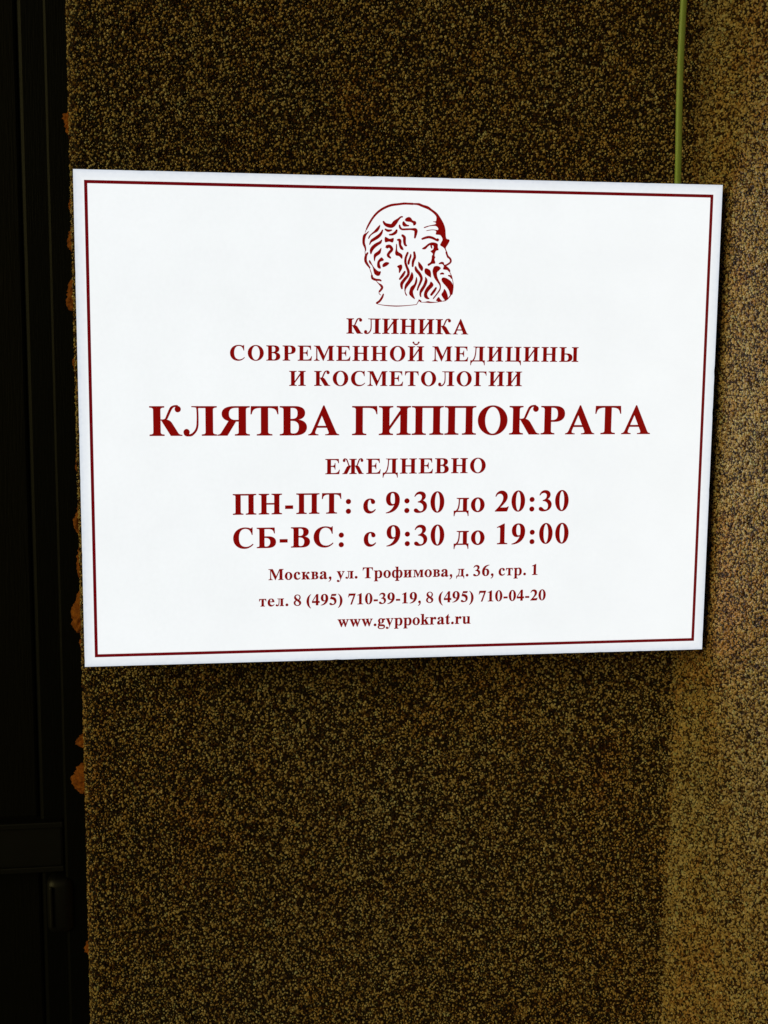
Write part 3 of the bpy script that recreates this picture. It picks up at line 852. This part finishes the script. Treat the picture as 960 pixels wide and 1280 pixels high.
# head in profile: ('S', centre line with widths) or ('L', closed outline), 0.1 mm on the face
HEAD = [
('S',[(-396,1775,9),(-371,1825,13),(-335,1883,14),(-289,1933,15),(-234,1970,16),(-170,1996,16),(-105,2006,15),(-50,2013,15),(-13,2013,14),(33,2012,15)]),
('S',[(-407,1748,4),(-402,1762,4),(-395,1777,6)]),
('L',[(15,2018),(80,2021),(98,2018),(126,2007),(173,1994),(210,1968),(257,1935),(291,1891),(320,1842),(337,1793),(346,1712),(373,1699),(378,1685),(362,1653),(349,1633),(344,1615),(357,1585),(367,1545),(376,1531),(364,1529),(352,1549),(345,1585),(335,1610),(318,1628),(290,1648),(310,1689),(308,1711),(289,1736),(249,1742),(251,1764),(245,1776),(213,1780),(164,1772),(162,1777),(208,1786),(241,1785),(264,1783),(271,1792),(262,1807),(243,1818),(194,1815),(143,1798),(137,1805),(175,1819),(240,1834),(245,1848),(224,1854),(221,1859),(245,1861),(251,1877),(249,1904),(220,1935),(173,1965),(126,1982),(98,1993),(70,2002),(15,2006)]),
('S',[(120,1699,13),(153,1711,16),(186,1717,17),(219,1710,17),(252,1695,16),(270,1693,24)]),
('L',[(124,1616),(150,1634),(178,1657),(205,1669),(233,1670),(259,1663),(270,1650),(269,1629),(277,1602),(256,1595),(244,1575),(240,1547),(248,1538),(240,1516),(248,1489),(241,1477),(218,1475),(185,1456),(175,1467),(180,1476),(203,1492),(212,1520),(214,1547),(223,1565),(204,1585),(202,1592),(225,1608),(230,1629),(224,1641),(215,1641),(218,1619),(211,1613),(201,1628),(196,1644),(178,1632),(153,1607),(125,1607)]),
('S',[(349,1585,13),(362,1549,13),(388,1522,14),(391,1495,13),(363,1472,12),(340,1463,10)]),
('L',[(281,1482),(302,1495),(325,1492),(333,1472),(349,1461),(375,1440),(390,1418),(385,1400),(371,1411),(359,1421),(326,1426),(321,1435),(327,1458),(311,1474),(283,1473)]),
('S',[(385,1402,4),(402,1368,5),(412,1332,4),(419,1295,4),(419,1250,4),(410,1199,5)]),
('S',[(-240,1850,12),(-224,1827,19),(-196,1815,26),(-159,1813,28),(-131,1843,30),(-104,1870,16),(-81,1891,11),(-63,1895,10)]),
('L',[(-268,1818),(-272,1791),(-292,1759),(-325,1741),(-352,1722),(-370,1693),(-379,1695),(-368,1722),(-325,1763),(-297,1795),(-272,1819)]),
('L',[(-251,1776),(-241,1771),(-251,1733),(-278,1701),(-324,1673),(-347,1660),(-361,1639),(-369,1643),(-356,1682),(-333,1700),(-288,1732),(-265,1755)]),
('L',[(-253,1688),(-250,1675),(-259,1652),(-282,1636),(-310,1615),(-333,1588),(-348,1556),(-358,1558),(-363,1592),(-347,1624),(-315,1651),(-278,1670)]),
('L',[(-256,1614),(-261,1571),(-274,1553),(-300,1535),(-309,1521),(-316,1494),(-323,1496),(-327,1539),(-318,1561),(-286,1584)]),
('S',[(-223,1781,11),(-195,1768,17),(-161,1774,9)]),
('S',[(-115,1776,13),(-126,1753,20),(-154,1736,16),(-184,1732,10)]),
('L',[(-223,1712),(-181,1696),(-143,1703),(-150,1663),(-185,1670),(-222,1664)]),
('S',[(-65,1730,16),(-44,1710,21),(-43,1678,20),(-37,1647,17),(-23,1636,12)]),
('S',[(-109,1687,11),(-86,1682,22),(-83,1642,17),(-69,1615,20),(-55,1601,11)]),
('S',[(-208,1621,24),(-180,1629,22),(-159,1600,21),(-184,1568,19),(-193,1545,19),(-170,1523,12)]),
('L',[(-120,1650),(-111,1641),(-106,1587),(-68,1561),(-58,1538),(-65,1516),(-91,1540),(-119,1546),(-129,1569),(-123,1605)]),
('S',[(-32,1867,21),(-2,1872,34),(26,1855,16),(49,1842,26),(43,1824,13)]),
('S',[(-54,1849,14),(-46,1826,26),(-20,1817,12),(-4,1817,9)]),
('S',[(-90,1821,10),(-85,1799,15),(-66,1783,13),(-20,1784,13),(22,1785,13),(59,1779,24),(62,1752,21),(53,1707,12)]),
('L',[(-410,1739),(-396,1744),(-380,1758),(-370,1757),(-384,1740),(-398,1717),(-406,1685),(-407,1654),(-397,1618),(-396,1587),(-405,1580),(-413,1609),(-430,1645),(-432,1685),(-426,1721)]),
('S',[(-407,1582,4),(-406,1564,4),(-404,1546,4)]),
('S',[(-381,1567,11),(-398,1538,17),(-401,1497,19),(-387,1466,16),(-361,1432,10)]),
('S',[(-364,1430,4),(-354,1403,5),(-342,1369,5)]),
('S',[(-342,1367,12),(-337,1340,17),(-307,1325,16),(-270,1323,13),(-256,1315,11)]),
('L',[(-364,1502),(-353,1489),(-331,1448),(-303,1417),(-280,1402),(-259,1401),(-261,1382),(-270,1364),(-289,1359),(-308,1368),(-322,1385),(-338,1444),(-366,1475),(-371,1493)]),
('S',[(-303,1316,3),(-281,1293,6),(-256,1273,16),(-246,1251,16),(-272,1216,13)]),
('S',[(-272,1216,4),(-275,1203,4),(-260,1187,5)]),
('S',[(-233,1196,10),(-246,1164,15),(-268,1132,15),(-296,1112,15)]),
('L',[(-253,1528),(-232,1506),(-242,1495),(-262,1488),(-269,1472),(-259,1429),(-278,1427),(-294,1445),(-292,1485),(-276,1510)]),
('L',[(-244,1463),(-214,1486),(-181,1478),(-202,1453),(-239,1439)]),
('S',[(-289,1105,3),(-226,1094,5),(-124,1088,7),(-30,1092,5),(63,1102,4),(77,1106,4),(93,1132,5),(100,1141,5)]),
('S',[(98,1145,10),(117,1132,13)]),
('S',[(117,1125,3),(157,1126,5),(185,1128,12),(211,1125,9),(265,1127,4),(298,1134,5)]),
('L',[(-109,1449),(-69,1466),(-60,1434),(-83,1391),(-92,1393),(-94,1429)]),
('S',[(-35,1403,13),(-57,1366,19),(-84,1332,13)]),
('S',[(-10,1575,14),(-28,1530,16),(-32,1489,17),(-20,1448,17),(-4,1408,19),(-5,1372,19),(-38,1330,21),(-65,1289,22),(-61,1246,12)]),
('L',[(16,1564),(25,1544),(12,1499),(5,1467),(-10,1467),(-12,1494),(2,1530)]),
('S',[(48,1581,14),(55,1535,19),(40,1495,19),(36,1449,13)]),
('L',[(89,1493),(103,1484),(134,1442),(127,1410),(113,1416),(92,1446),(87,1473)]),
('L',[(155,1435),(202,1415),(210,1356),(201,1354),(151,1390)]),
('S',[(63,1447,12),(71,1418,21),(102,1382,21),(120,1342,19),(108,1300,16),(92,1264,13),(83,1234,10)]),
('L',[(29,1399),(43,1377),(42,1336),(14,1295),(-4,1272),(-23,1244),(-27,1217),(-13,1190),(-17,1181),(-31,1199),(-39,1240),(-32,1285),(-5,1326),(18,1376)]),
('L',[(72,1355),(81,1336),(79,1300),(57,1250),(43,1222),(48,1190),(60,1163),(53,1154),(8,1195),(10,1231),(21,1263),(52,1291),(61,1318)]),
('L',[(156,1358),(177,1329),(169,1288),(141,1237),(121,1205),(121,1175),(112,1173),(102,1196),(108,1237),(136,1283),(152,1328)]),
('L',[(208,1315),(232,1293),(228,1270),(198,1238),(177,1206),(182,1178),(199,1156),(170,1155),(146,1178),(148,1219),(169,1260),(194,1288)]),
('S',[(259,1259,13),(240,1229,18),(212,1192,16)]),
('L',[(228,1434),(241,1454),(274,1457),(300,1439),(284,1416),(266,1398),(268,1362),(286,1321),(302,1289),(301,1244),(278,1207),(236,1156),(231,1165),(259,1202),(289,1248),(290,1280),(267,1312),(238,1352),(223,1402)]),
('S',[(296,1385,9),(313,1390,14),(329,1386,10)]),
('S',[(372,1372,9),(391,1366,13),(405,1345,9)]),
('L',[(313,1349),(332,1354),(360,1345),(394,1322),(417,1286),(416,1231),(410,1199),(391,1194),(381,1231),(357,1267),(319,1308),(308,1330)]),
('L',[(336,1249),(358,1221),(372,1167),(347,1146),(326,1166),(309,1198),(325,1226)]),
('L',[(283,1175),(302,1152),(321,1136),(298,1129),(274,1134),(260,1145)]),
('S',[(321,1136,4),(350,1144,7),(377,1167,7),(396,1192,8)])]


def print_mesh(name, acc, mat, parent):
    bm = bmesh.new()
    vs = [bm.verts.new(v) for v in acc[0]]
    for f in acc[1]:
        try:
            fc = bm.faces.new([vs[i] for i in f])
        except ValueError:
            continue
        if fc.normal.y > 0 or (fc.normal_update() or fc.normal.y > 0):
            fc.normal_flip()
    bmesh.ops.delete(bm, geom=[v for v in bm.verts if not v.link_faces], context='VERTS')
    return link_bm(name, bm, mat, parent)


# ------------------------------------------------------------------ the light box
sign = empty('illuminated_sign')
tag(sign, 'white backlit clinic sign with dark red lettering, red border and a bearded head in profile', 'sign')
link_bm('sign_case', box_bm(-SW + .0012, SW - .0012, .0035, .0660, -SH + .0012, SH - .0012, .0012, 2), M_CASE, sign)
# face panel: lit front sheet with softened, slightly nicked edge
fb = bmesh.new()
NX, NZ = 120, 90
ch = .0011


def nick(a, b):
    v = noise.noise(Vector((a * 130, b * 130, 3.1)))
    return .00045 * max(0, v - .25) * 2


grid = []
outl = []
for i in range(NX): outl.append((-SW + 2 * SW * i / NX, -SH, 0, 1))
for i in range(NZ): outl.append((SW, -SH + 2 * SH * i / NZ, -1, 0))
for i in range(NX): outl.append((SW - 2 * SW * i / NX, SH, 0, -1))
for i in range(NZ): outl.append((-SW, SH - 2 * SH * i / NZ, 1, 0))
front, mid, rear = [], [], []
for x, z, ix, iz in outl:
    n = nick(x, z)
    sx_, sz_ = (SW - ch) / SW, (SH - ch) / SH
    front.append(fb.verts.new((x * sx_ + ix * n, 0, z * sz_ + iz * n)))
    mid.append(fb.verts.new((x + ix * n, ch, z + iz * n)))
    rear.append(fb.verts.new((x, .0033, z)))
k = len(outl)
fb.faces.new(front)
for i in range(k):
    j = (i + 1) % k
    fb.faces.new((front[i], mid[i], mid[j], front[j]))
    f2 = fb.faces.new((mid[i], rear[i], rear[j], mid[j]))
    f2.material_index = 1
rb = fb.faces.new(rear[::-1])
rb.material_index = 1
bmesh.ops.recalc_face_normals(fb, faces=fb.faces)
face = link_bm('face_panel', fb, M_FACE, sign)
face.data.materials.append(M_FACEEDGE)

# border line
BX, BZ, BW = .2906, .2158, .00285
vs, fs = [], []
for (sx_, sz_) in ((1, 1), (1, -1), (-1, -1), (-1, 1)):
    vs += [(sx_ * BX, FY, sz_ * BZ), (sx_ * (BX - BW), FY, sz_ * (BZ - BW))]
for i in range(4):
    a, b = 2 * i, 2 * ((i + 1) % 4)
    fs.append((a, b, b + 1, a + 1))
print_mesh('border_line', (vs, fs), M_BORDER, sign)

LINES = [
    ('first line of the clinic title', [('КЛИНИКА', -573, 568, 834, 137)]),
    ('second line of the clinic title', [('СОВРЕМЕННОЙ', -1639, 153, 584, 136), ('МЕДИЦИНЫ', 233, 1636, 584, 136)]),
    ('third line of the clinic title', [('И', -1097, -953, 354, 135), ('КОСМЕТОЛОГИИ', -870, 1093, 354, 135)]),
    ('largest lettering, the clinic name', [('КЛЯТВА', -2372, -638, -103, 269), ('ГИППОКРАТА', -516, 2370, -103, 269)]),
    ('single word above the opening hours', [('ЕЖЕДНЕВНО', -765, 760, -467, 141)]),
    ('weekday opening hours', [('ПН-ПТ:', -1623, -524, -838, 191), ('с', -402, -292, -838, 191), ('9:30', -190, 366, -838, 191), ('до', 461, 757, -838, 191), ('20:30', 861, 1581, -838, 191)]),
    ('weekend opening hours', [('СБ-ВС:', -1622, -590, -1155, 190), ('с', -395, -287, -1155, 190), ('9:30', -181, 371, -1155, 190), ('до', 466, 763, -1155, 190), ('19:00', 885, 1590, -1155, 190)]),
    ('street address line', [('Москва,', -1297, -706, -1461, 102), ('ул.', -654, -458, -1461, 102), ('Трофимова,', -407, 455, -1461, 102), ('д.', 496, 613, -1461, 102), ('36,', 661, 858, -1461, 102), ('стр.', 910, 1178, -1461, 102), ('1', 1241, 1290, -1461, 102)]),
    ('telephone number line', [('тел.', -1385, -1113, -1712, 102), ('8', -1061, -991, -1712, 102), ('(495)', -939, -600, -1712, 102), ('710-39-19,', -544, 153, -1712, 102), ('8', 204, 276, -1712, 102), ('(495)', 327, 667, -1712, 102), ('710-04-20', 720, 1380, -1712, 102)]),
    ('web address at the bottom', [('www.gyppokrat.ru', -645, 642, -1926, 102)]),
]
for lab, words in LINES:
    acc = ([], [])
    for w in words:
        word(acc, *w)
    print_mesh('lettering', acc, M_RED, sign)['label'] = lab

# bearded head in profile, printed in red
acc = ([], [])
ops = []
for kind, pts in HEAD:
    if kind == 'S':
        ops.append((1, stroke([(x, y, w * 1.3 + 1) for x, y, w in pts])))
    else:
        ops.append((1, catmull(pts, 4, True)))
V, F = solve(ops)
acc[0].extend((x * 1e-4, FY, z * 1e-4) for x, z in V)
acc[1].extend(F)
print_mesh('portrait_print', acc, M_RED, sign)

# two fixing lugs behind the box carry it on the wall
for sx_ in (-.2, .2):
    link_bm('wall_bracket', box_bm(sx_ - .02, sx_ + .02, .0661, WY + .004, .12, .16, 0), M_CASE, sign)
